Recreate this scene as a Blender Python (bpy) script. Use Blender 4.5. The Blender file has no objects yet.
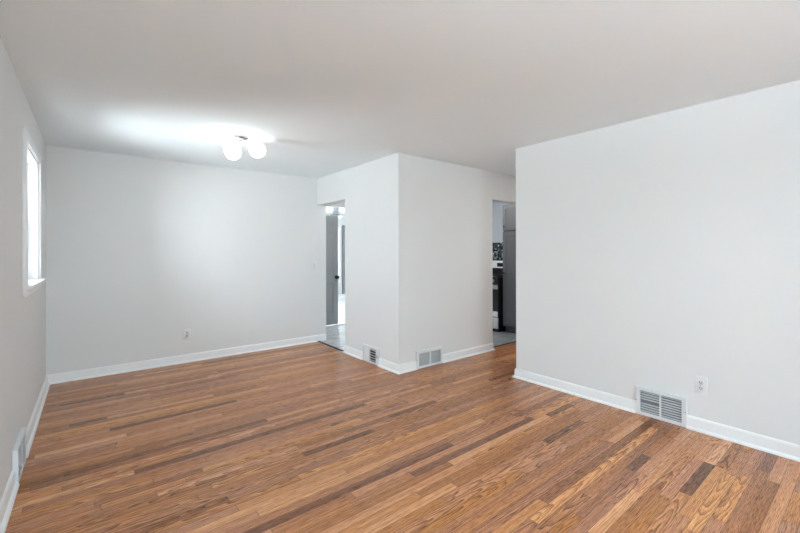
import bpy, bmesh, math, random
from mathutils import Vector, Matrix
S = bpy.context.scene
COL = S.collection
PI = math.pi
random.seed(7)

# ------------------------------------------------------------------ camera
F_PX, PSI, HOR, CAM_H, ROLL = 387.6, 0.67363, 251.87, 1.3426, -0.00225
cd = bpy.data.cameras.new('camera')
cd.sensor_width = 36.0
cd.lens = F_PX * 36.0 / 800.0
cd.shift_y = -(266.5 - HOR) / 800.0
cd.clip_start = 0.05
cam = bpy.data.objects.new('camera', cd)
COL.objects.link(cam)
cam.matrix_world = (Matrix.Translation((0, 0, CAM_H)) @ Matrix.Rotation(-PSI, 4, 'Z')
                    @ Matrix.Rotation(PI / 2, 4, 'X') @ Matrix.Rotation(ROLL, 4, 'Z'))
S.camera = cam

# ------------------------------------------------------------------ daylight and exposure
world = bpy.data.worlds.new('overcast_daylight')
S.world = world
world.use_nodes = True
bgn = world.node_tree.nodes['Background']
wt = world.node_tree
tcw = wt.nodes.new('ShaderNodeTexCoord')
sxw = wt.nodes.new('ShaderNodeSeparateXYZ')
rmw = wt.nodes.new('ShaderNodeValToRGB')
mrw = wt.nodes.new('ShaderNodeMapRange')
mrw.inputs['From Min'].default_value = -1
wt.links.new(tcw.outputs['Generated'], sxw.inputs[0])
wt.links.new(sxw.outputs[2], mrw.inputs['Value'])
wt.links.new(mrw.outputs[0], rmw.inputs[0])
rmw.color_ramp.elements[0].position = 0.36
rmw.color_ramp.elements[0].color = (0.68, 0.725, 0.745, 1)      # lower half raised past the sky to brighten the ceiling
rmw.color_ramp.elements[1].position = 0.64
rmw.color_ramp.elements[1].color = (0.62, 0.67, 0.72, 1)     # sky
wt.links.new(rmw.outputs[0], bgn.inputs[0])
bgn.inputs[1].default_value = 21.0
S.view_settings.view_transform = 'Standard'
S.view_settings.look = 'None'
S.view_settings.exposure = 0.62
S.view_settings.gamma = 1.0
S.view_settings.use_curve_mapping = False
GLOBE_POWER = 3.0
UPLIGHT_WATTS = 172.0
PASSAGE_POWER, KITCHEN_POWER, HALL_POWER = 30.0, 62.0, 16.0  # strengths of the added round fill lights


def portal(name, loc, rot, sx, sy):
    """a light portal filling a window opening: it only guides the daylight sampling"""
    ld = bpy.data.lights.new(name, 'AREA')
    ld.shape = 'RECTANGLE'
    ld.size, ld.size_y = sx, sy
    ld.cycles.is_portal = True
    o = bpy.data.objects.new(name, ld)
    COL.objects.link(o)
    o.location = loc
    o.rotation_euler = rot


# an area light shines along its local -Z
portal('daylight_side_window', (-0.525, 4.10, 1.61), (0, -PI / 2, 0), 1.01, 0.90)
portal('daylight_rear_window', (0.50, -3.18, 1.40), (PI / 2, 0, 0), 0.9, 1.50)
portal('daylight_back_room_window', (5.14, 10.13, 1.25), (-PI / 2, 0, 0), 1.08, 1.50)
portal('daylight_kitchen_window', (5.05, 6.09, 1.55), (-PI / 2, 0, 0), 1.10, 1.00)
portal('daylight_hall_side_window', (6.72, 7.60, 1.45), (0, PI / 2, 0), 1.40, 1.60)


# ------------------------------------------------------------------ materials
def mat(name, color, rough=0.5, metal=0.0, spec=0.5, bump=None, emit=None, mottle=0.0):
    m = bpy.data.materials.new(name)
    m.use_nodes = True
    nt = m.node_tree
    b = nt.nodes['Principled BSDF']
    b.inputs['Base Color'].default_value = (*color, 1)
    b.inputs['Roughness'].default_value = rough
    b.inputs['Metallic'].default_value = metal
    b.inputs['Specular IOR Level'].default_value = spec
    if emit:
        b.inputs['Emission Color'].default_value = (*emit[0], 1)
        b.inputs['Emission Strength'].default_value = emit[1]
    if bump or mottle:
        tc = nt.nodes.new('ShaderNodeTexCoord')
    if bump:
        n = nt.nodes.new('ShaderNodeTexNoise')
        n.inputs['Scale'].default_value = bump[0]
        n.inputs['Detail'].default_value = 3
        bp = nt.nodes.new('ShaderNodeBump')
        bp.inputs['Strength'].default_value = bump[1]
        bp.inputs['Distance'].default_value = bump[2]
        nt.links.new(tc.outputs['Object'], n.inputs['Vector'])
        nt.links.new(n.outputs['Fac'], bp.inputs['Height'])
        nt.links.new(bp.outputs['Normal'], b.inputs['Normal'])
    if mottle:
        n2 = nt.nodes.new('ShaderNodeTexNoise')
        n2.inputs['Scale'].default_value = 1.7
        n2.inputs['Detail'].default_value = 4
        mr = nt.nodes.new('ShaderNodeMapRange')
        mr.inputs['To Min'].default_value = 1 - mottle
        mr.inputs['To Max'].default_value = 1 + mottle
        mx = nt.nodes.new('ShaderNodeMix')
        mx.data_type = 'RGBA'
        mx.blend_type = 'MULTIPLY'
        mx.inputs['Factor'].default_value = 1
        mx.inputs['A'].default_value = (*color, 1)
        nt.links.new(tc.outputs['Object'], n2.inputs['Vector'])
        nt.links.new(n2.outputs['Fac'], mr.inputs['Value'])
        nt.links.new(mr.outputs[0], mx.inputs['B'])
        nt.links.new(mx.outputs['Result'], b.inputs['Base Color'])
    return m


WALL = mat('wall_paint', (0.79, 0.797, 0.795), 0.75, spec=0.25, bump=(110, 0.12, 0.002), mottle=0.012)
CEIL = mat('ceiling_paint', (0.90, 0.958, 0.99), 0.85, spec=0.15, bump=(90, 0.2, 0.002), mottle=0.015)
TRIM = mat('trim_gloss_white', (0.90, 0.905, 0.91), 0.35, spec=0.4, bump=(40, 0.03, 0.001))
VENTW = mat('vent_enamel', (0.80, 0.82, 0.84), 0.35, bump=(60, 0.02, 0.001))
SLAT = mat('vent_slat_grey', (0.56, 0.58, 0.60), 0.4, bump=(60, 0.02, 0.001))
SLATD = mat('vent_slat_dark_grey', (0.42, 0.44, 0.45), 0.5, bump=(60, 0.02, 0.001))  # darker grey of the return grille slats and the damper lever
DUCT = mat('duct_dark', (0.03, 0.03, 0.035), 0.7, bump=(30, 0.05, 0.001))
DUCTG = mat('duct_grey', (0.20, 0.21, 0.22), 0.7, bump=(30, 0.05, 0.001))
PLAST = mat('plate_plastic', (0.82, 0.83, 0.84), 0.3, bump=(30, 0.01, 0.001))
PLASTG = mat('receptacle_plastic', (0.74, 0.75, 0.76), 0.35, bump=(30, 0.01, 0.001))
SLOT = mat('slot_dark', (0.04, 0.04, 0.04), 0.6, bump=(30, 0.01, 0.001))
CHROME = mat('brushed_nickel', (0.55, 0.55, 0.56), 0.22, 1.0, bump=(200, 0.05, 0.0005))
BLACK = mat('black_metal', (0.012, 0.012, 0.012), 0.35, spec=0.5, bump=(30, 0.02, 0.001))
STRIP = mat('threshold_black', (0.012, 0.012, 0.012), 0.6, bump=(30, 0.02, 0.001))
DOORG = mat('door_grey_paint', (0.38, 0.39, 0.405), 0.45, bump=(60, 0.04, 0.001))
CABG = mat('cabinet_charcoal_paint', (0.105, 0.107, 0.115), 0.4, bump=(60, 0.04, 0.001))
STEEL = mat('stainless', (0.62, 0.62, 0.62), 0.28, 1.0, bump=(150, 0.04, 0.0005))
KWALL = mat('kitchen_wall_blue_grey', (0.50, 0.54, 0.59), 0.75, spec=0.2, bump=(110, 0.1, 0.002), mottle=0.015)
WHITEE = mat('white_enamel', (0.85, 0.85, 0.85), 0.25, bump=(30, 0.01, 0.001))
DISP = mat('display_glass', (0.015, 0.02, 0.022), 0.08, bump=(20, 0.005, 0.001))
METALD = mat('satin_metal_dark', (0.36, 0.36, 0.37), 0.3, 1.0, bump=(150, 0.05, 0.0005))
GLOBE = mat('opal_glass_lit', (0.9, 0.9, 0.88), 0.2, emit=((1.0, 0.985, 0.96), GLOBE_POWER), bump=(20, 0.005, 0.001))
DISCS = [mat('opal_fill_disc', (0.9, 0.9, 0.88), 0.2, emit=((1.0, 0.97, 0.93), p_), bump=(20, 0.005, 0.001))
         for p_ in (PASSAGE_POWER, KITCHEN_POWER, HALL_POWER)]
FROST = mat('frosted_glass', (0.8, 0.8, 0.8), 0.3, bump=(20, 0.01, 0.001))


def glass_mat():
    m = bpy.data.materials.new('window_glass')
    m.use_nodes = True
    nt = m.node_tree
    nt.nodes.clear()
    out = nt.nodes.new('ShaderNodeOutputMaterial')
    mix = nt.nodes.new('ShaderNodeMixShader')
    tr = nt.nodes.new('ShaderNodeBsdfTransparent')
    tr.inputs[0].default_value = (0.96, 0.98, 0.98, 1)
    gl = nt.nodes.new('ShaderNodeBsdfGlossy')
    gl.inputs['Roughness'].default_value = 0.02
    fr = nt.nodes.new('ShaderNodeFresnel')
    fr.inputs[0].default_value = 1.45
    nt.links.new(fr.outputs[0], mix.inputs[0])
    nt.links.new(tr.outputs[0], mix.inputs[1])
    nt.links.new(gl.outputs[0], mix.inputs[2])
    nt.links.new(mix.outputs[0], out.inputs[0])
    return m


GLASS = glass_mat()


def node(nt, t, **kw):
    n = nt.nodes.new(t)
    for k, v in kw.items():
        if k in n.inputs.keys():
            n.inputs[k].default_value = v
        else:
            setattr(n, k, v)
    return n


def math_(nt, op, a, b=None, clamp=False):
    n = nt.nodes.new('ShaderNodeMath')
    n.operation = op
    n.use_clamp = clamp
    for i, s in enumerate((a, b)):
        if s is None:
            continue
        if isinstance(s, (int, float)):
            n.inputs[i].default_value = s
        else:
            nt.links.new(s, n.inputs[i])
    return n.outputs[0]


def maprange(nt, v, a, b, c, d):
    n = nt.nodes.new('ShaderNodeMapRange')
    nt.links.new(v, n.inputs['Value'])
    for k, x in zip(('From Min', 'From Max', 'To Min', 'To Max'), (a, b, c, d)):
        n.inputs[k].default_value = x
    return n.outputs[0]


def wood_mat():
    """oak strips: UV 'grain' runs in metres along/across each strip, 'edge' gives the distance from
    its middle, attribute 'strip' holds tone, random, half length, cathedral amount"""
    m = bpy.data.materials.new('oak_strip_floor')
    m.use_nodes = True
    nt = m.node_tree
    L = nt.links
    b = nt.nodes['Principled BSDF']
    uv = node(nt, 'ShaderNodeUVMap', uv_map='grain')
    ed = node(nt, 'ShaderNodeUVMap', uv_map='edge')
    at = node(nt, 'ShaderNodeAttribute', attribute_name='strip')
    sp = node(nt, 'ShaderNodeSeparateColor')
    L.new(at.outputs['Color'], sp.inputs[0])
    tone, rnd, hl = sp.outputs[0], sp.outputs[1], sp.outputs[2]
    cath = at.outputs['Alpha']
    su = node(nt, 'ShaderNodeSeparateXYZ')
    L.new(uv.outputs[0], su.inputs[0])
    se = node(nt, 'ShaderNodeSeparateXYZ')
    L.new(ed.outputs[0], se.inputs[0])
    u, v = su.outputs[0], su.outputs[1]
    # wandering of the grain
    mp = node(nt, 'ShaderNodeMapping')
    mp.inputs['Scale'].default_value = (2.4, 16, 1)
    L.new(uv.outputs[0], mp.inputs[0])
    nz = node(nt, 'ShaderNodeTexNoise', Scale=1.0, Detail=3.0, Roughness=0.5)
    L.new(mp.outputs[0], nz.inputs['Vector'])
    # rings: u slope + v^2 opening (cathedral) + wander
    dv = math_(nt, 'SUBTRACT', se.outputs[1], math_(nt, 'MULTIPLY', math_(nt, 'SUBTRACT', rnd, 0.5), 0.03))
    v2 = math_(nt, 'MULTIPLY', math_(nt, 'MULTIPLY', dv, dv), 1500)
    r_c = math_(nt, 'ADD', math_(nt, 'MULTIPLY', u, 5.0), v2)
    r_s = math_(nt, 'ADD', math_(nt, 'MULTIPLY', v, 150), math_(nt, 'MULTIPLY', u, 1.1))
    ring = math_(nt, 'ADD', math_(nt, 'MULTIPLY', r_c, cath),
                 math_(nt, 'MULTIPLY', r_s, math_(nt, 'SUBTRACT', 1.0, cath)))
    ring = math_(nt, 'ADD', ring, math_(nt, 'MULTIPLY', nz.outputs['Fac'], 4.2))
    fr = math_(nt, 'FRACT', ring)
    saw = math_(nt, 'POWER', fr, 2.6)
    # pores
    mp2 = node(nt, 'ShaderNodeMapping')
    mp2.inputs['Scale'].default_value = (14, 520, 1)
    L.new(uv.outputs[0], mp2.inputs[0])
    n2 = node(nt, 'ShaderNodeTexNoise', Scale=1.0, Detail=2.0, Roughness=0.6)
    L.new(mp2.outputs[0], n2.inputs['Vector'])
    pore = maprange(nt, n2.outputs['Fac'], 0.35, 0.65, -0.5, 0.5)
    # broad blotches in a strip
    mp3 = node(nt, 'ShaderNodeMapping')
    mp3.inputs['Scale'].default_value = (1.1, 75, 1)
    mp3.inputs['Location'].default_value = (9, 4, 0)
    L.new(uv.outputs[0], mp3.inputs[0])
    n3 = node(nt, 'ShaderNodeTexNoise', Scale=1.0, Detail=2.0)
    L.new(mp3.outputs[0], n3.inputs['Vector'])
    amp = math_(nt, 'ADD', math_(nt, 'MULTIPLY', cath, WOOD_RING - 0.26), 0.26)
    t = math_(nt, 'ADD', tone, math_(nt, 'MULTIPLY', pore, 0.34))
    t = math_(nt, 'ADD', t, math_(nt, 'MULTIPLY', math_(nt, 'SUBTRACT', n3.outputs['Fac'], 0.5), 0.62))
    t = math_(nt, 'SUBTRACT', t, math_(nt, 'MULTIPLY', saw, amp))
    t = math_(nt, 'ADD', t, math_(nt, 'MULTIPLY', amp, 0.28))
    cr = node(nt, 'ShaderNodeValToRGB')
    e = cr.color_ramp.elements
    e[0].position = 0.0
    e[0].color = (0.045, 0.018, 0.009, 1)
    e[1].position = 1.0
    e[1].color = (0.78, 0.43, 0.22, 1)
    for p, c in WOOD_RAMP:
        k = e.new(p)
        k.color = (*c, 1)
    L.new(t, cr.inputs[0])
    # slight hue shift between strips
    hs = node(nt, 'ShaderNodeHueSaturation')
    L.new(maprange(nt, rnd, 0, 1, 0.493, 0.502), hs.inputs['Hue'])
    L.new(maprange(nt, rnd, 0, 1, 0.92, 1.08), hs.inputs['Saturation'])
    L.new(cr.outputs[0], hs.inputs['Color'])
    # seams between strips
    av = math_(nt, 'ABSOLUTE', se.outputs[1])
    au = math_(nt, 'SUBTRACT', math_(nt, 'MULTIPLY', hl, 2.0), math_(nt, 'ABSOLUTE', se.outputs[0]))
    s1 = maprange(nt, av, 0.0270, 0.0282, 0, 1)
    s2 = maprange(nt, au, 0.0005, 0.0018, 1, 0)
    seam = math_(nt, 'MAXIMUM', s1, s2, clamp=True)
    mx = node(nt, 'ShaderNodeMix', data_type='RGBA')
    mx.inputs['B'].default_value = (0.05, 0.022, 0.012, 1)
    L.new(math_(nt, 'MULTIPLY', seam, 0.9), mx.inputs['Factor'])
    L.new(hs.outputs[0], mx.inputs['A'])
    L.new(mx.outputs['Result'], b.inputs['Base Color'])
    b.inputs['Roughness'].default_value = 0.33
    L.new(maprange(nt, n2.outputs['Fac'], 0.3, 0.7, 0.24, 0.36), b.inputs['Roughness'])
    b.inputs['Specular IOR Level'].default_value = 0.42
    bp = node(nt, 'ShaderNodeBump', Strength=0.25, Distance=0.0006)
    hgt = math_(nt, 'SUBTRACT', math_(nt, 'MULTIPLY', n2.outputs['Fac'], 0.4), math_(nt, 'MULTIPLY', seam, 1.5))
    L.new(hgt, bp.inputs['Height'])
    L.new(bp.outputs[0], b.inputs['Normal'])
    return m


WOOD_RING = 0.52
WOOD_RAMP = [(0.25, (0.180, 0.064, 0.022)), (0.5, (0.37, 0.150, 0.058)), (0.72, (0.53, 0.245, 0.105))]
WOOD = wood_mat()


def marble_mat(name, c0, c1, tile, stretch=(1, 3, 1)):
    m = bpy.data.materials.new(name)
    m.use_nodes = True
    nt = m.node_tree
    L = nt.links
    b = nt.nodes['Principled BSDF']
    tc = node(nt, 'ShaderNodeTexCoord')
    mp = node(nt, 'ShaderNodeMapping')
    mp.inputs['Scale'].default_value = stretch
    L.new(tc.outputs['Object'], mp.inputs[0])
    n = node(nt, 'ShaderNodeTexNoise', Scale=3.0, Detail=8.0, Roughness=0.7, Distortion=1.2)
    L.new(mp.outputs[0], n.inputs['Vector'])
    cr = node(nt, 'ShaderNodeValToRGB')
    e = cr.color_ramp.elements
    e[0].position, e[1].position = 0.38, 0.60
    e[0].color, e[1].color = (*c0, 1), (*c1, 1)
    L.new(n.outputs['Fac'], cr.inputs[0])
    br = node(nt, 'ShaderNodeTexBrick')
    br.inputs['Scale'].default_value = 1.0
    br.inputs['Brick Width'].default_value = tile[0]
    br.inputs['Row Height'].default_value = tile[1]
    br.inputs['Mortar Size'].default_value = 0.004
    br.inputs['Color1'].default_value = (1, 1, 1, 1)
    br.inputs['Color2'].default_value = (0.88, 0.88, 0.88, 1)
    br.inputs['Mortar'].default_value = (0.5, 0.5, 0.5, 1)
    L.new(tc.outputs['Object'], br.inputs['Vector'])
    mx = node(nt, 'ShaderNodeMix', data_type='RGBA', blend_type='MULTIPLY', Factor=1.0)
    L.new(cr.outputs[0], mx.inputs['A'])
    L.new(br.outputs['Color'], mx.inputs['B'])
    L.new(mx.outputs['Result'], b.inputs['Base Color'])
    b.inputs['Roughness'].default_value = 0.3
    return m


TILE_H = marble_mat('hall_marble_tile', (0.42, 0.43, 0.45), (0.82, 0.83, 0.84), (0.6, 0.3), (1.2, 5, 1))
TILE_K = marble_mat('kitchen_slate_tile', (0.15, 0.17, 0.185), (0.36, 0.39, 0.41), (0.6, 0.3), (1.2, 4, 1))


def mosaic_mat():
    m = bpy.data.materials.new('glass_mosaic')
    m.use_nodes = True
    nt = m.node_tree
    L = nt.links
    b = nt.nodes['Principled BSDF']
    tc = node(nt, 'ShaderNodeTexCoord')
    vm = node(nt, 'ShaderNodeVectorMath', operation='SCALE')
    vm.inputs['Scale'].default_value = 1 / 0.030
    L.new(tc.outputs['Object'], vm.inputs[0])
    fl = node(nt, 'ShaderNodeVectorMath', operation='FLOOR')
    L.new(vm.outputs[0], fl.inputs[0])
    wn = node(nt, 'ShaderNodeTexWhiteNoise', noise_dimensions='3D')
    L.new(fl.outputs[0], wn.inputs['Vector'])
    cr = node(nt, 'ShaderNodeValToRGB')
    cr.color_ramp.interpolation = 'CONSTANT'
    e = cr.color_ramp.elements
    e[0].color = (0.012, 0.016, 0.02, 1)
    e[1].position = 0.42
    e[1].color = (0.06, 0.08, 0.085, 1)
    for p, c in ((0.62, (0.22, 0.26, 0.27)), (0.8, (0.55, 0.60, 0.60)), (0.9, (0.03, 0.05, 0.06))):
        k = e.new(p)
        k.color = (*c, 1)
    L.new(wn.outputs['Value'], cr.inputs[0])
    L.new(cr.outputs[0], b.inputs['Base Color'])
    b.inputs['Roughness'].default_value = 0.15
    return m


MOSAIC = mosaic_mat()


# ------------------------------------------------------------------ mesh helpers
def box(bm, x0, x1, y0, y1, z0, z1, bev=0.0, rot=None, segs=2):
    r = bmesh.ops.create_cube(bm, size=1)
    vs = r['verts']
    c = Vector(((x0 + x1) / 2, (y0 + y1) / 2, (z0 + z1) / 2))
    d = Vector((x1 - x0, y1 - y0, z1 - z0))
    for v in vs:
        v.co = Vector((v.co.x * d.x, v.co.y * d.y, v.co.z * d.z))
    if rot is not None:
        for v in vs:
            v.co = rot @ v.co
    for v in vs:
        v.co += c
    if bev:
        es = list({e for v in vs for e in v.link_edges})
        bmesh.ops.bevel(bm, geom=es, offset=bev, segments=segs, affect='EDGES', profile=0.5)
    return bm


def lathe(bm, prof, n=32, M=None):
    rings = []
    for r, z in prof:
        if r < 1e-6:
            rings.append([bm.verts.new((0, 0, z))])
        else:
            rings.append([bm.verts.new((r * math.cos(2 * PI * k / n), r * math.sin(2 * PI * k / n), z)) for k in range(n)])
    new = [v for r in rings for v in r]
    for a, b in zip(rings, rings[1:]):
        for k in range(n):
            k2 = (k + 1) % n
            if len(a) == 1 and len(b) == 1:
                continue
            if len(a) == 1:
                bm.faces.new((a[0], b[k], b[k2]))
            elif len(b) == 1:
                bm.faces.new((a[k], a[k2], b[0]))
            else:
                bm.faces.new((a[k], a[k2], b[k2], b[k]))
    if M is not None:
        for v in new:
            v.co = M @ v.co
    bmesh.ops.recalc_face_normals(bm, faces=bm.faces)
    return bm


def tube(bm, p, q, r0, r1=None, n=16):
    p, q = Vector(p), Vector(q)
    d = q - p
    M = Matrix.Translation(p) @ d.to_track_quat('Z', 'Y').to_matrix().to_4x4()
    r1 = r0 if r1 is None else r1
    return lathe(bm, [(0, 0), (r0, 0), (r1, d.length), (0, d.length)], n, M)


def obj(name, bm, m, parent=None, smooth=False, loc=None, rotz=0):
    me = bpy.data.meshes.new(name)
    bmesh.ops.recalc_face_normals(bm, faces=bm.faces)
    bm.to_mesh(me)
    bm.free()
    me.materials.append(m)
    o = bpy.data.objects.new(name, me)
    COL.objects.link(o)
    if parent:
        o.parent = parent
    if loc is not None:
        o.location = loc
    o.rotation_euler.z = rotz
    if smooth:
        for p in me.polygons:
            p.use_smooth = True
        me.set_sharp_from_angle(angle=math.radians(40))
    return o


def struct(name, bm, m, **k):
    o = obj(name, bm, m, **k)
    o['kind'] = 'structure'
    return o


def thing(name, label, cat, loc=(0, 0, 0), rotz=0, group=None):
    o = bpy.data.objects.new(name, None)
    COL.objects.link(o)
    o.location = loc
    o.rotation_euler = (0, 0, rotz)
    o['label'] = label
    o['category'] = cat
    if group:
        o['group'] = group
    return o


def sempty(name, loc=(0, 0, 0), rotz=0):
    o = bpy.data.objects.new(name, None)
    COL.objects.link(o)
    o.location = loc
    o.rotation_euler = (0, 0, rotz)
    o['kind'] = 'structure'
    return o


B = bmesh.new

# ------------------------------------------------------------------ plan (metres)
H = 2.44
XL, YF = -0.355, 5.335           # left wall face, far wall face
BX, BY = 2.661, 3.358            # jutting block: its left face and its front face
RX, RY = 3.555, 2.466            # right wall face and its free end
XB = BX + 0.15                   # back of the block side wall
YR = -3.0                        # rear wall face, behind the camera
KX0, KX1 = 4.30, 5.10            # kitchen doorway
HY0 = 4.515                      # near jamb of the hall doorway
DH = 2.05                        # head height of both openings


def wall_x(bm, x0, x1, y0, y1, holes, z0=0.0, z1=H):
    """wall running along Y with rectangular holes (ya, yb, za, zb)"""
    y = y0
    for a, b_, za, zb in sorted(holes):
        if a > y:
            box(bm, x0, x1, y, a, z0, z1)
        if za > z0:
            box(bm, x0, x1, a, b_, z0, za)
        if zb < z1:
            box(bm, x0, x1, a, b_, zb, z1)
        y = b_
    if y < y1:
        box(bm, x0, x1, y, y1, z0, z1)
    return bm


def wall_y(bm, y0, y1, x0, x1, holes, z0=0.0, z1=H):
    x = x0
    for a, b_, za, zb in sorted(holes):
        if a > x:
            box(bm, x, a, y0, y1, z0, z1)
        if za > z0:
            box(bm, a, b_, y0, y1, z0, za)
        if zb < z1:
            box(bm, a, b_, y0, y1, zb, z1)
        x = b_
    if x < x1:
        box(bm, x, x1, y0, y1, z0, z1)
    return bm


W1 = (3.65, 4.55, 1.105, 2.11)
struct('wall_left', wall_x(B(), XL - 0.18, XL, YR - 0.2, YF + 0.15, [W1]), WALL)
struct('wall_far', wall_y(B(), YF, YF + 0.15, XL, XB, []), WALL)
struct('wall_middle_side', wall_x(B(), BX, XB, BY, YF, [(HY0, YF, 0, DH)]), WALL)
struct('wall_middle_front', wall_y(B(), BY, BY + 0.12, XB, 5.32, [(KX0, KX1, 0, DH + 0.01)]), WALL)
struct('wall_right', wall_x(B(), RX, RX + 0.12, YR - 0.2, RY, []), WALL)
struct('wall_rear', wall_y(B(), YR - 0.2, YR, XL, RX, [(0.05, 0.95, 0.65, 2.15)]), WALL)
struct('wall_passage_end', wall_x(B(), 5.20, 5.32, 0.9, BY, []), WALL)
struct('wall_passage_near', wall_y(B(), 0.9, 1.02, RX + 0.12, 5.20, []), WALL)
struct('wall_hall_near', wall_y(B(), HY0 - 0.12, HY0, XB, 4.00, []), WALL)
struct('wall_hall_left', wall_x(B(), XB - 0.15, XB, YF + 0.15, 10.2, []), WALL)
struct('wall_hall_right', wall_x(B(), 3.88, 4.00, HY0, 6.0, []), WALL)
struct('wall_back_room_right', wall_x(B(), 6.60, 6.75, 6.15, 10.2, [(6.80, 8.40, 0.75, 2.15)]), WALL)
struct('wall_back_room_far', wall_y(B(), 10.0, 10.15, XB, 6.60, [(4.60, 5.68, 0.50, 2.00)]), WALL)
struct('wall_kitchen_left', wall_x(B(), 3.98, 4.10, BY + 0.12, HY0 - 0.12, []), KWALL)
struct('wall_kitchen_far', wall_y(B(), 6.0, 6.12, 3.88, 6.75, [(4.50, 5.60, 1.05, 2.05)]), KWALL)
struct('wall_kitchen_right', wall_x(B(), 6.05, 6.20, BY, 6.0, []), KWALL)
struct('wall_kitchen_near', wall_y(B(), BY, BY + 0.12, 5.32, 6.05, []), KWALL)
bm = B()
box(bm, XB, 3.88, 6.0, 6.12, 2.138, H)
struct('wall_hall_header', bm, WALL)
bm = B()
box(bm, XL - 0.2, 6.8, YR - 0.2, 10.2, H, H + 0.12)
struct('ceiling', bm, CEIL)


# ------------------------------------------------------------------ oak strip floor
def build_floor():
    W, PH = 0.0571, 0.495
    me = bpy.data.meshes.new('floor')
    verts, faces, uvg, uve, cols = [], [], [], [], []
    ztop = 0.0
    # strips that stand out in the room: row, start, end, tone, cathedral
    special = {3: [(2.572, 3.056, 0.12, 0.0)], 8: [(2.59, 2.853, 0.20, 0.0)], 7: [(2.60, 3.25, 0.66, 0.0)],
               12: [(2.861, 3.40, 0.72, 0.0), (1.2, 2.861, 0.42, 0.6)], 11: [(1.9, 3.555, 0.30, 0.0)],
               22: [(1.510, 2.785, 0.26, 0.0)], 21: [(1.783, 2.92, 0.80, 0.0)],
               33: [(1.10, 1.655, 0.20, 0.0)], 52: [(-0.293, 0.206, 0.86, 0.0)], 60: [(0.1, 0.9, 0.75, 0.0)],
               45: [(0.3, 1.1, 0.24, 0.0)], 37: [(0.9, 1.7, 0.72, 0.0)], 28: [(0.6, 1.5, 0.70, 0.1)],
               5: [(2.50, 3.10, 0.50, 1.0)], 4: [(3.05, 3.34, 0.68, 0.2), (2.45, 3.05, 0.55, 0.3)],
               1: [(2.25, 3.00, 0.66, 1.0)], 2: [(3.05, 3.54, 0.36, 0.9), (2.35, 3.05, 0.62, 0.1)],
               0: [(2.45, 3.05, 0.62, 1.0)], -1: [(2.2, 3.2, 0.40, 0.0)], -2: [(2.3, 3.1, 0.33, 0.0)],
               16: [(1.9, 2.6, 0.60, 1.0)], 17: [(1.5, 2.5, 0.56, 0.9)], 25: [(2.0, 2.9, 0.5, 0.9)]}
    rng = random.Random(11)
    k0 = int((YR - 0.05 - PH) / W) - 1
    k = k0
    while True:
        y0 = PH + k * W
        if y0 > YF + 0.03:
            break
        y1 = y0 + W
        xmin = XL - 0.05
        xmax = 5.25 if (y0 + y1) / 2 < BY + 0.07 else BX + 0.02
        segs = []
        sp = sorted(special.get(k, []))
        x = xmin - rng.uniform(0, 0.9)

        def fill(a, b_):
            while a < b_ - 1e-4:
                ln = rng.choice((0.4, 0.6, 0.8, 1.0, 1.3, 1.6, 2.0)) * rng.uniform(0.85, 1.15)
                e_ = a + ln
                if b_ - e_ < 0.22:
                    e_ = b_
                tone = min(0.80, max(0.2, rng.gauss(0.52, 0.075)))
                z_ = rng.random()
                if z_ < 0.03:
                    tone = rng.uniform(0.18, 0.30)
                elif z_ < 0.15:
                    tone = rng.uniform(0.64, 0.78)
                cath = rng.choice((0, 0, 0.0, 0.1, 0.4, 1.0, 1.0)) if a > -9 else 0
                segs.append((a, min(e_, b_), tone, cath))
                a = e_
        for s_ in sp:
            if s_[0] > x:
                fill(x, s_[0])
            segs.append(s_)
            x = s_[1]
        fill(x, xmax)
        for a, b_, tone, cath in segs:
            full = (a, b_)
            ca, cb = max(a, xmin), min(b_, xmax)
            if cb - ca < 0.005:
                continue
            i = len(verts)
            verts += [(ca, y0, ztop), (cb, y0, ztop), (cb, y1, ztop), (ca, y1, ztop)]
            faces.append((i, i + 1, i + 2, i + 3))
            ou, ov, r = rng.uniform(0, 80), rng.uniform(0, 80), rng.random()
            flip = rng.choice((-1, 1))
            mid = (full[0] + full[1]) / 2
            for px, py in ((ca, -W / 2), (cb, -W / 2), (cb, W / 2), (ca, W / 2)):
                uvg.append((ou + flip * px, ov + py))
                uve.append((px - mid, py))
                cols.append((tone, r, (full[1] - full[0]) / 4, cath))
        k += 1
    me.from_pydata(verts, [], faces)
    me.uv_layers.new(name='grain')
    me.uv_layers.new(name='edge')
    me.color_attributes.new(name='strip', type='FLOAT_COLOR', domain='CORNER')
    u1, u2, ca_ = me.uv_layers['grain'], me.uv_layers['edge'], me.color_attributes['strip']
    for i in range(len(me.loops)):
        u1.data[i].uv = uvg[i]
        u2.data[i].uv = uve[i]
        ca_.data[i].color = cols[i]
    # give the boards their thickness below the walking surface
    bmx = B()
    bmx.from_mesh(me)
    fs = [f for f in bmx.faces]
    box(bmx, XL - 0.05, 5.25, YR - 0.05, BY + 0.072, -0.05, -0.002)
    box(bmx, XL - 0.05, BX + 0.02, BY + 0.072, YF + 0.03, -0.05, -0.002)
    bmx.to_mesh(me)
    bmx.free()
    me.materials.append(WOOD)
    o = bpy.data.objects.new('floor', me)
    COL.objects.link(o)
    o['kind'] = 'structure'


build_floor()
bm = B()
box(bm, BX + 0.02, 3.94, HY0 - 0.06, 6.06, -0.05, 0.0)
box(bm, BX + 0.02, 6.65, 6.06, 10.05, -0.05, 0.0)
struct('floor_hall', bm, TILE_H)
bm = B()
box(bm, 4.04, 6.10, BY + 0.075, 6.06, -0.05, 0.0)
struct('floor_kitchen', bm, TILE_K)


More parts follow.
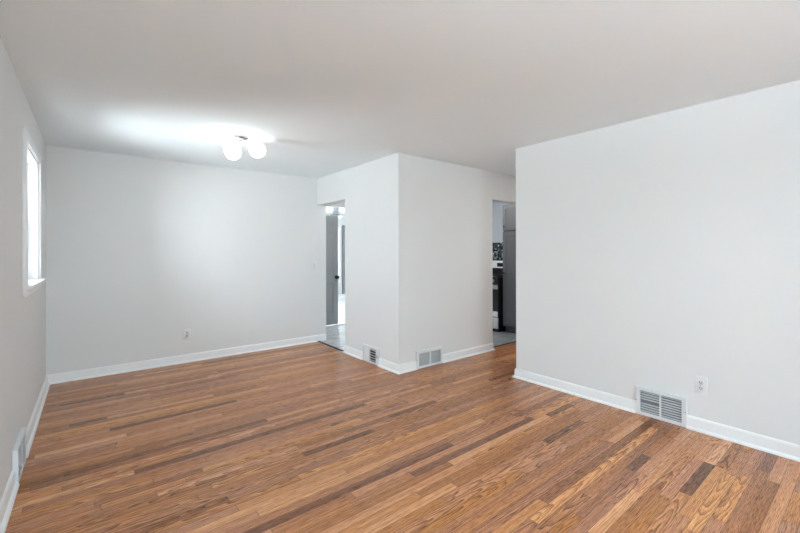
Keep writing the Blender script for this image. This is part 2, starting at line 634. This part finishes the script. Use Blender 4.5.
# ------------------------------------------------------------------ baseboards
def run(bm, p, q, n, m0, m1, parts=('board', 'shoe'), shoe_end=(0, 0)):
    """profile swept from p to q (xy) standing off the wall along n; m0/m1: 1 outside mitre, -1 inside, 0 square"""
    p, q, n = Vector(p), Vector(q), Vector(n)
    d = (q - p).normalized()
    board = [(0, 0), (0.013, 0), (0.013, 0.078), (0.0115, 0.086), (0.008, 0.092), (0.004, 0.0955), (0, 0.0965)]
    R = 0.019
    shoe = [(0.012, 0)] + [(0.0125 + R * math.cos(a), R * math.sin(a)) for a in [PI / 2 * k / 6 for k in range(7)]] + [(0.012, R)]
    for nm, prof in (('board', board), ('shoe', shoe)):
        if nm not in parts:
            continue
        e0, e1 = shoe_end if nm == 'shoe' else (0, 0)
        A, Z = [], []
        for o_, z in prof:
            a = p - d * (o_ * m0 + e0) + n * o_
            b_ = q + d * (o_ * m1 + e1) + n * o_
            A.append(bm.verts.new((a.x, a.y, z)))
            Z.append(bm.verts.new((b_.x, b_.y, z)))
        N = len(prof)
        for i in range(N):
            j = (i + 1) % N
            bm.faces.new((A[i], A[j], Z[j], Z[i]))
        bm.faces.new(A)
        bm.faces.new(Z[::-1])
    return bm


SHOE = 0.0315
VR = (0.944, 1.297)        # grille on the right wall, along y
VS = (3.714, 4.056)        # small register, block side
VB = (2.905, 3.313)        # return grille, block front (x)
VL = (3.130, 3.500)        # grille on the left wall
bm = B()
run(bm, (XL, YR), (XL, VL[0]), (1, 0), -1, 0)
run(bm, (XL, VL[1]), (XL, YF), (1, 0), 0, -1)
struct('baseboard_left', bm, TRIM, smooth=True)
bm = B()
run(bm, (XL, YF), (XB - 0.005, YF), (0, -1), -1, 0, parts=('board',))
run(bm, (XL, YF), (BX - 0.01, YF), (0, -1), -1, 0, parts=('shoe',))
struct('baseboard_far', bm, TRIM, smooth=True)
bm = B()
run(bm, (BX, HY0), (BX, VS[1]), (-1, 0), 0, 0, shoe_end=(0.012, 0))
run(bm, (BX, VS[0]), (BX, BY), (-1, 0), 0, 1)
struct('baseboard_middle_side', bm, TRIM, smooth=True)
bm = B()
run(bm, (BX, BY), (VB[0], BY), (0, -1), 1, 0)
run(bm, (VB[1], BY), (KX0, BY), (0, -1), 0, 0, shoe_end=(0, 0.012))
run(bm, (KX1, BY), (5.20, BY), (0, -1), 0, -1)
struct('baseboard_middle_front', bm, TRIM, smooth=True)
bm = B()
run(bm, (RX, RY), (RX, VR[1]), (-1, 0), 1, 0)
run(bm, (RX, VR[0]), (RX, YR), (-1, 0), 0, -1)
run(bm, (RX, RY), (RX + 0.12, RY), (0, 1), 1, 0)
struct('baseboard_right', bm, TRIM, smooth=True)
bm = B()
run(bm, (XL, YR), (RX, YR), (0, 1), -1, -1)
struct('baseboard_rear', bm, TRIM, smooth=True)
bm = B()
run(bm, (5.20, 1.02), (5.20, BY), (-1, 0), -1, -1)
struct('baseboard_passage', bm, TRIM, smooth=True)
bm = B()
run(bm, (XB, 10.0), (4.9, 10.0), (0, -1), 0, 0)
run(bm, (4.9, 10.0), (6.6, 10.0), (0, -1), 0, -1)
run(bm, (6.6, 6.15), (6.6, 10.0), (-1, 0), 0, -1)
struct('baseboard_back_room', bm, TRIM, smooth=True)

bm = B()
box(bm, BX - 0.004, BX + 0.026, HY0 + 0.002, YF - 0.002, 0.0005, 0.007, 0.002)
struct('trim_1', bm, STRIP)          # black threshold strip, hall doorway
bm = B()
box(bm, KX0 + 0.002, KX1 - 0.002, BY + 0.060, BY + 0.092, 0.0005, 0.007, 0.002)
struct('trim_2', bm, STRIP)          # black threshold strip, kitchen doorway


# ------------------------------------------------------------------ windows
def window(name, loc, rotz, w, z0, z1, T=0.20, casing=0.07, stool=0.05, frame_mat=TRIM, cross=True):
    """local x along the wall, -y into the room, wall face at y=0"""
    r = sempty(name, loc, rotz)
    h0, h1 = z0, z1
    bm = B()
    c = casing
    t = 0.02
    box(bm, -w / 2 - c, -w / 2, -t, 0, h0 - 0.06, h1 + c, 0.003)
    box(bm, w / 2, w / 2 + c, -t, 0, h0 - 0.06, h1 + c, 0.003)
    box(bm, -w / 2, w / 2, -t, 0, h1, h1 + c, 0.003)
    box(bm, -w / 2, w / 2, -t, 0, h0 - 0.06, h0 - 0.012, 0.003)
    obj('casing', bm, frame_mat, r, smooth=True)
    bm = B()
    if stool:
        box(bm, -w / 2 + 0.001, w / 2 - 0.001, -stool, T - 0.07, h0 - 0.012, h0 + 0.014, 0.005)
        obj('sill', bm, frame_mat, r, smooth=True)
        bm = B()
    # jamb lining
    j = 0.012
    box(bm, -w / 2, -w / 2 + j, 0.0, T, h0 + 0.014, h1)
    box(bm, w / 2 - j, w / 2, 0.0, T, h0 + 0.014, h1)
    box(bm, -w / 2 + j, w / 2 - j, 0.0, T, h1 - j, h1)
    obj('jamb_lining', bm, frame_mat, r)
    wi = w / 2 - j
    zm = (h0 + h1) / 2
    for nm, ya, za, zb in (('lower_sash', T - 0.10, h0 + 0.016, zm + 0.02), ('upper_sash', T - 0.06, zm - 0.02, h1 - j)):
        bm = B()
        s_ = 0.04
        box(bm, -wi, -wi + s_, ya, ya + 0.032, za, zb, 0.003)
        box(bm, wi - s_, wi, ya, ya + 0.032, za, zb, 0.003)
        box(bm, -wi + s_, wi - s_, ya, ya + 0.032, za, za + s_, 0.003)
        box(bm, -wi + s_, wi - s_, ya, ya + 0.032, zb - s_, zb, 0.003)
        so = obj(nm, bm, frame_mat, r, smooth=True)
        bm = B()
        box(bm, -wi + s_ - 0.004, wi - s_ + 0.004, ya + 0.014, ya + 0.019, za + s_ - 0.004, zb - s_ + 0.004)
        obj('pane', bm, GLASS, so)
    bm = B()
    box(bm, -0.03, 0.03, T - 0.115, T - 0.08, zm + 0.021, zm + 0.032, 0.003)
    tube(bm, (0, T - 0.098, zm + 0.03), (0, T - 0.098, zm + 0.044), 0.012)
    obj('sash_lock', bm, CHROME, r, smooth=True)
    return r


w1 = window('window_1', (XL, (W1[0] + W1[1]) / 2, 0), PI / 2, W1[1] - W1[0], W1[2], W1[3], T=0.18)
bm = B()
box(bm, -0.438, -0.425, 0.020, 0.045, 1.985, 2.03, 0.002)
box(bm, -0.438, -0.428, 0.024, 0.040, 1.94, 1.965, 0.002)
obj('jamb_latch', bm, CHROME, w1)  # small latch high on the near jamb
window('window_2', (0.50, YR, 0), PI, 0.9, 0.65, 2.15)  # unseen rear window, added for brightness, placed by the shadow edge past the right wall
FRAMEG = mat('window_frame_grey', (0.22, 0.23, 0.24), 0.5, bump=(30, 0.02, 0.001))
window('window_3', (5.14, 10.0, 0), 0, 1.08, 0.5, 2.0, T=0.15, stool=0.04)
window('window_4', (6.60, 7.60, 0), -PI / 2, 1.6, 0.75, 2.15, T=0.15)
window('window_5', (5.05, 6.0, 0), 0, 1.1, 1.05, 2.05, T=0.12)  # unseen kitchen window, put in to bring light to the kitchen


# ------------------------------------------------------------------ wall grilles
def grille(name, label, loc, rotz, w, h, panels, edge=0.02):
    """local x along the wall (0..w), -y out of the wall; panels = (x0, x1, z0, z1, pitch, slat material, back material, tilt, gaps)"""
    r = thing(name, label, 'air vent', loc, rotz, None)
    t = edge
    bm = B()
    xs = sorted(panels)
    z0, z1 = xs[0][2], xs[0][3]
    # face frame as bars around the openings
    fy0, fy1 = -t, -t + 0.004
    box(bm, 0, w, fy0, fy1, z1, h, 0.0012)
    box(bm, 0, w, fy0, fy1, 0.001, z0, 0.0012)
    x = 0
    for p in xs:
        box(bm, x, p[0], fy0, fy1, z0, z1, 0.001)
        x = p[1]
    box(bm, x, w, fy0, fy1, z0, z1, 0.001)
    # returned sides
    box(bm, 0, 0.002, -t + 0.004, -0.0005, 0.001, h)
    box(bm, w - 0.002, w, -t + 0.004, -0.0005, 0.001, h)
    box(bm, 0.002, w - 0.002, -t + 0.004, -0.0005, h - 0.002, h)
    box(bm, 0.002, w - 0.002, -t + 0.004, -0.0005, 0.001, 0.003)
    obj('frame', bm, VENTW, r)
    for p in xs:
        a, b_, pz0, pz1, pitch, sm, bmx, tilt, gaps = p
        bm = B()
        box(bm, a - 0.003, b_ + 0.003, -0.003, -0.0008, pz0 - 0.003, pz1 + 0.003)
        bk = obj('backing', bm, bmx, r)
        bm = B()
        n = int((pz1 - pz0) / pitch)
        for k in range(n):
            if k in gaps:
                continue
            zc = pz0 + (k + 0.5) * (pz1 - pz0) / n
            R_ = Matrix.Rotation(tilt, 3, 'X')
            box(bm, a, b_, -t / 2 - 0.0055 - 0.000, -t / 2 + 0.0055, zc - 0.0006, zc + 0.0006, 0, R_)
        obj('louvers', bm, sm, r)
    for x in (0.009, w - 0.009):
        bm = B()
        M = Matrix.Translation((x, -t - 0.0012, h * 0.52)) @ Matrix.Rotation(PI / 2, 4, 'X')
        lathe(bm, [(0, 0.0012), (0.003, 0.001), (0.0038, 0), (0.0038, -0.0012), (0, -0.0012)], 12, M)
        obj('screw', bm, CHROME, r, smooth=True)
    return r


T45 = math.radians(38)
w = VR[1] - VR[0]
gr = grille('wall_vent', 'white two-panel louvered grille low on the right wall beside the outlet', (RX, VR[1], 0), -PI / 2, w, 0.226,
            [(0.034, 0.171, 0.026, 0.200, 0.0180, SLAT, DUCTG, T45, (4,)),
             (0.184, 0.320, 0.026, 0.200, 0.0180, SLAT, DUCTG, T45, ())])
w = VL[1] - VL[0]
gl = grille('wall_vent', 'white grille on the left wall near the floor, seen almost edge-on', (XL, VL[0], 0), PI / 2, w, 0.205,
            [(0.034, 0.178, 0.026, 0.178, 0.0180, SLAT, DUCTG, T45, ()),
             (0.192, 0.336, 0.026, 0.178, 0.0180, SLAT, DUCTG, T45, ())], edge=0.026)
w = VS[1] - VS[0]
gs = grille('wall_vent', 'small white register with one dark slatted half, left face of the jutting wall', (BX, VS[1], 0), -PI / 2, w, 0.200,
            [(0.016, 0.128, 0.022, 0.172, 0.0075, VENTW, SLAT, math.radians(80), ()),
             (0.148, 0.278, 0.022, 0.172, 0.025, VENTW, DUCT, math.radians(12), ())])
bm = B()
box(bm, 0.306, 0.314, -0.030, -0.020, 0.085, 0.125, 0.002)
obj('damper_lever', bm, SLATD, gs)
w = VB[1] - VB[0]
gb = grille('wall_vent', 'white return grille with two grey meshed panels, on the wall facing the camera', (VB[0], BY, 0), 0, w, 0.205,
            [(0.038, 0.206, 0.026, 0.172, 0.0085, SLATD, DUCTG, math.radians(55), ()),
             (0.222, 0.386, 0.026, 0.172, 0.0085, SLATD, DUCTG, math.radians(55), ())])


# ------------------------------------------------------------------ outlets and switch
def plate_bm(w, h, t=0.006):
    bm = B()
    box(bm, -w / 2, w / 2, -t, 0, -h / 2, h / 2, 0.0025)
    return bm


def outlet(label, loc, rotz):
    r = thing('wall_outlet', label, 'outlet', loc, rotz)
    obj('cover_plate', plate_bm(0.080, 0.130), PLAST, r, smooth=True)
    for dz in (0.0205, -0.0205):
        bm = B()
        M = Matrix.Translation((0, -0.006, dz)) @ Matrix.Rotation(PI / 2, 4, 'X') @ Matrix.Diagonal((1, 0.86, 1, 1))
        lathe(bm, [(0, 0.0015), (0.0155, 0.0015), (0.017, 0), (0.017, -0.001), (0, -0.001)], 28, M)
        f = obj('receptacle', bm, PLASTG, r, smooth=True)
        bm = B()
        box(bm, -0.0085, -0.0050, -0.0085, -0.0070, dz - 0.002, dz + 0.009)
        box(bm, 0.0050, 0.0085, -0.0085, -0.0070, dz - 0.001, dz + 0.009)
        tube(bm, (0, -0.0085, dz - 0.008), (0, -0.0070, dz - 0.008), 0.0032)
        obj('slots', bm, SLOT, f)
    bm = B()
    tube(bm, (0, -0.0072, 0), (0, -0.0055, 0), 0.0035)
    obj('screw', bm, CHROME, r)
    return r


outlet('white duplex outlet on the right wall above the louvered grille', (RX, 0.859, 0.343), -PI / 2)
outlet('small white outlet low on the far wall beneath the ceiling light', (0.921, YF, 0.342), 0)
sw = thing('light_switch', 'white rocker light switch on the far wall beside the hall doorway', 'light switch', (2.614, YF, 1.142), 0)
obj('cover_plate', plate_bm(0.078, 0.125), PLAST, sw, smooth=True)
bm = B()
box(bm, -0.0165, 0.0165, -0.0095, -0.005, -0.033, 0.033, 0.0015, Matrix.Rotation(math.radians(4), 3, 'X'))
obj('rocker', bm, PLASTG, sw, smooth=True)
for dz in (0.048, -0.048):
    bm = B()
    tube(bm, (0, -0.0072, dz), (0, -0.0055, dz), 0.0032)
    obj('screw', bm, CHROME, sw)

# ------------------------------------------------------------------ three-globe ceiling light
LC = (1.113, 3.812)
cl = thing('ceiling_light', 'lit chrome ceiling light with three white glass globes near the far wall', 'ceiling light', (LC[0], LC[1], H))
bm = B()
lathe(bm, [(0, 0), (0.066, 0), (0.068, -0.004), (0.066, -0.014), (0.058, -0.020), (0.030, -0.024), (0.022, -0.036), (0.016, -0.044), (0, -0.046)], 40)
obj('canopy', bm, METALD, cl, smooth=True)
for gx, gy in ((1.007, 3.728), (1.087, 3.968), (1.245, 3.740)):
    g = Vector((gx - LC[0], gy - LC[1], 2.320 - H))
    d = Vector((g.x, g.y, 0)).normalized()
    s0 = d * 0.012 + Vector((0, 0, -0.033))
    e0 = g - d * 0.070 + Vector((0, 0, 0.020))
    bm = B()
    tube(bm, s0, e0, 0.0055)
    arm = obj('arm', bm, METALD, cl, smooth=True)
    bm = B()
    dirv = (g - e0).normalized()
    tube(bm, e0 - dirv * 0.018, e0 + dirv * 0.004, 0.017, 0.021, 24)
    obj('socket', bm, CHROME, arm, smooth=True)
    bm = B()
    bmesh.ops.create_uvsphere(bm, u_segments=36, v_segments=20, radius=0.077)
    for v in bm.verts:
        v.co += g
    obj('globe', bm, GLOBE, cl, smooth=True)

# ------------------------------------------------------------------ hall beyond the left doorway
d1 = sempty('door_1', (2.822, 6.24, 0.0), 0)
DW, DT, DZ0, DZ1 = 0.710, 0.035, 0.030, 1.998
bm = B()
# stiles and rails with recessed raised panels
st, mid = 0.102, 0.09
cols_ = ((st, (DW - mid) / 2), ((DW + mid) / 2, DW - st))
rows_ = ((0.24, 0.78), (0.97, 1.55), (1.66, 1.87))
box(bm, 0, DW, 0.010, DT - 0.010, DZ0, DZ1)
for sgn in (0, 1):
    ya, yb = (0, 0.010) if sgn == 0 else (DT - 0.010, DT)
    box(bm, 0, st, ya, yb, DZ0, DZ1, 0.001)
    box(bm, DW - st, DW, ya, yb, DZ0, DZ1, 0.001)
    box(bm, cols_[0][1], cols_[1][0], ya, yb, DZ0, DZ1, 0.001)
    zz = [DZ0] + [v for r_ in rows_ for v in r_] + [DZ1]
    for i in range(0, len(zz), 2):
        for a, b_ in cols_:
            box(bm, a, b_, ya, yb, zz[i], zz[i + 1], 0.001)
    for a, b_ in cols_:
        for c_, e_ in rows_:
            box(bm, a + 0.022, b_ - 0.022, ya + (0.003 if sgn == 0 else 0), yb - (0.003 if sgn else 0), c_ + 0.022, e_ - 0.022, 0.0028, segs=1)
obj('door_leaf', bm, DOORG, d1)
bm = B()
M = Matrix.Translation((DW - 0.034, 0, 0.886)) @ Matrix.Rotation(PI / 2, 4, 'X')
lathe(bm, [(0, 0), (0.032, 0), (0.032, 0.006), (0.012, 0.010), (0.011, 0.030), (0.022, 0.036), (0.029, 0.048), (0.028, 0.060), (0.018, 0.068), (0, 0.070)], 28, M)
obj('door_knob', bm, BLACK, d1, smooth=True)
bm = B()
box(bm, XB, 3.70, 6.222, 6.285, 0, 0.024, 0.003)
struct('trim_3', bm, TRIM)
bm = B()
box(bm, XB, 2.820, 6.235, 6.28, 0.024, 2.10, 0.003)
struct('trim_4', bm, TRIM)

hf = thing('flush_ceiling_light', 'brushed metal ceiling light glimpsed through the top of the hall doorway', 'ceiling light', (4.765, 8.48, H))
bm = B()
lathe(bm, [(0, 0), (0.085, 0), (0.085, -0.012), (0.085, -0.02), (0.085, -0.09), (0.098, -0.10), (0.105, -0.14), (0.145, -0.175), (0.152, -0.195), (0.142, -0.20), (0.0, -0.17)], 40)
obj('housing', bm, METALD, hf, smooth=True)
bm = B()
lathe(bm, [(0.140, -0.20), (0.13, -0.225), (0.09, -0.245), (0, -0.255)], 36)
obj('glass_bowl', bm, FROST, hf, smooth=True)
bm = B()
lathe(bm, [(0.1525, -0.183), (0.156, -0.187), (0.156, -0.202), (0.143, -0.204)], 40)
obj('rim', bm, BLACK, hf, smooth=True)
# dark window post at the end of the back room
bm = B()
box(bm, 5.785, 5.855, 9.93, 9.985, 0.12, 2.13, 0.003)
struct('trim_5', bm, FRAMEG)

# ------------------------------------------------------------------ kitchen beyond the right doorway
bm = B()
box(bm, 6.038, 6.05, 3.90, 5.98, 0.90, 1.515)
struct('wall_kitchen_backsplash', bm, MOSAIC)

pc = thing('pantry_cabinet', 'tall charcoal pantry cabinet with two shaker doors in the kitchen', 'cabinet', (5.375, 3.50, 0))
PW = 0.49
bm = B()
box(bm, 0.020, 0.60, 0, PW, 0.10, 2.13, 0.002)
obj('body', bm, CABG, pc)
bm = B()
box(bm, 0.07, 0.60, 0.002, PW - 0.002, 0.0, 0.10)
obj('toe_kick', bm, CABG, pc)


def shaker(z0, z1, kz):
    bm = B()
    s_ = 0.062
    y0, y1 = 0.004, PW - 0.004
    box(bm, 0.008, 0.019, y0 + s_ - 0.002, y1 - s_ + 0.002, z0 + s_ - 0.002, z1 - s_ + 0.002)
    box(bm, 0, 0.019, y0, y0 + s_, z0, z1, 0.0015)
    box(bm, 0, 0.019, y1 - s_, y1, z0, z1, 0.0015)
    box(bm, 0, 0.019, y0 + s_, y1 - s_, z0, z0 + s_, 0.0015)
    box(bm, 0, 0.019, y0 + s_, y1 - s_, z1 - s_, z1, 0.0015)
    dr = obj('door', bm, CABG, pc)
    bm = B()
    M = Matrix.Translation((0, y1 - 0.035, kz)) @ Matrix.Rotation(-PI / 2, 4, 'Y')
    lathe(bm, [(0, 0), (0.008, 0), (0.007, 0.012), (0.016, 0.020), (0.016, 0.026), (0, 0.030)], 20, M)
    obj('knob', bm, BLACK, dr, smooth=True)


shaker(0.115, 1.670, 0.985)
shaker(1.694, 2.115, 1.76)

rg = thing('kitchen_range', 'black and stainless kitchen range beside the charcoal pantry cabinet', 'stove', (5.275, 4.01, 0))
RW = 0.755
bm = B()
box(bm, 0.03, 0.70, 0, RW, 0.04, 0.905, 0.004)
box(bm, 0.05, 0.66, 0.03, RW - 0.03, 0.0, 0.04)
obj('body', bm, BLACK, rg)
bm = B()
box(bm, 0.02, 0.64, 0.0, RW, 0.905, 0.918, 0.004)
for gy in (0.06, 0.41):
    for k in range(5):
        box(bm, 0.06 + k * 0.125, 0.072 + k * 0.125, gy, gy + 0.28, 0.93, 0.942, 0.002)
    box(bm, 0.06, 0.572, gy, gy + 0.012, 0.918, 0.936, 0.002)
    box(bm, 0.06, 0.572, gy + 0.268, gy + 0.28, 0.918, 0.936, 0.002)
obj('cooktop', bm, BLACK, rg)
bm = B()
box(bm, 0.64, 0.755, 0.0, RW, 0.905, 1.175, 0.006)
bg_ = obj('backguard', bm, WHITEE, rg, smooth=True)
bm = B()
box(bm, 0.634, 0.6405, 0.10, 0.50, 1.065, 1.135, 0.001)
obj('display', bm, DISP, bg_)
bm = B()
box(bm, 0.632, 0.6405, 0.004, RW - 0.004, 0.919, 1.04, 0.001)
obj('splash_panel', bm, BLACK, bg_)
bm = B()
box(bm, 0.0, 0.03, 0.003, RW - 0.003, 0.80, 0.900, 0.004)
cp = obj('control_panel', bm, BLACK, rg)
for k in range(5):
    bm = B()
    M = Matrix.Translation((0, 0.10 + k * 0.139, 0.853)) @ Matrix.Rotation(-PI / 2, 4, 'Y')
    lathe(bm, [(0, 0), (0.026, 0), (0.023, 0.026), (0, 0.028)], 20, M)
    obj('knob', bm, STEEL, cp, smooth=True)
bm = B()
box(bm, 0.0, 0.028, 0.003, RW - 0.003, 0.255, 0.790, 0.004)
od = obj('oven_door', bm, BLACK, rg)
bm = B()
box(bm, -0.003, 0.001, 0.004, RW - 0.004, 0.255, 0.345, 0.001)
box(bm, -0.003, 0.001, 0.004, RW - 0.004, 0.715, 0.785, 0.001)
obj('steel_trim', bm, STEEL, od)
bm = B()
tube(bm, (-0.045, 0.05, 0.745), (-0.045, RW - 0.05, 0.745), 0.012)
tube(bm, (-0.045, 0.09, 0.745), (0, 0.09, 0.745), 0.008)
tube(bm, (-0.045, RW - 0.09, 0.745), (0, RW - 0.09, 0.745), 0.008)
obj('handle', bm, STEEL, od, smooth=True)
bm = B()
box(bm, 0.0, 0.028, 0.003, RW - 0.003, 0.055, 0.240, 0.004)
obj('drawer', bm, STEEL, rg)

# ------------------------------------------------------------------ unseen fill lights, added round the corner and behind the camera
def fill_disc(label, loc, dm):
    r = thing('round_fill_light', label, 'ceiling light', loc)  # out of view, added to brighten its room
    bm = B()
    lathe(bm, [(0, 0), (0.15, 0), (0.15, -0.02), (0.14, -0.03), (0, -0.03)], 36)
    obj('housing', bm, WHITEE, r, smooth=True)
    bm = B()
    lathe(bm, [(0.135, -0.031), (0.13, -0.05), (0.09, -0.065), (0, -0.07)], 36)
    obj('diffuser', bm, dm, r, smooth=True)


fill_disc('added white round fill light in the passage behind the right wall', (4.45, 2.0, H), DISCS[0])
fill_disc('added white round fill light in the kitchen above the range', (4.75, 4.25, H), DISCS[1])
fill_disc('added white round fill light inside the small hall', (3.30, 5.15, H), DISCS[2])
fill_disc('added white round fill light in the bright room beyond the hall', (5.6, 8.0, H), DISCS[1])


def fill_uplighter(label, loc):
    """added fill lamp on a pole; its light sits in an upturned bowl and brightens the ceiling"""
    r = thing('added_fill_lamp', label, 'added fill lamp', loc)
    bm = B()
    lathe(bm, [(0, 0), (0.14, 0), (0.14, 0.015), (0.03, 0.03), (0.012, 0.04), (0, 0.04)], 32)
    obj('base', bm, BLACK, r, smooth=True)
    bm = B()
    tube(bm, (0, 0, 0.038), (0, 0, 1.70), 0.011)
    obj('pole', bm, BLACK, r, smooth=True)
    bm = B()
    lathe(bm, [(0, 1.69), (0.06, 1.70), (0.15, 1.75), (0.19, 1.80), (0.185, 1.80), (0.14, 1.757), (0.05, 1.71), (0, 1.705)], 40)
    obj('lamp_shade', bm, WHITEE, r, smooth=True)
    ld = bpy.data.lights.new('fill_uplight', 'AREA')  # added ceiling-bounce fill, out of view
    ld.shape = 'DISK'
    ld.size = 0.30
    ld.energy = UPLIGHT_WATTS
    ld.color = (0.80, 0.95, 1.04)
    lo = bpy.data.objects.new('fill_uplight', ld)
    COL.objects.link(lo)
    lo.parent = r
    lo.location = (0, 0, 1.785)
    lo.rotation_euler = (PI, 0, 0)


fill_uplighter('added fill lamp, black pole and white upturned bowl, unseen behind the camera', (0.3, -1.6, 0))
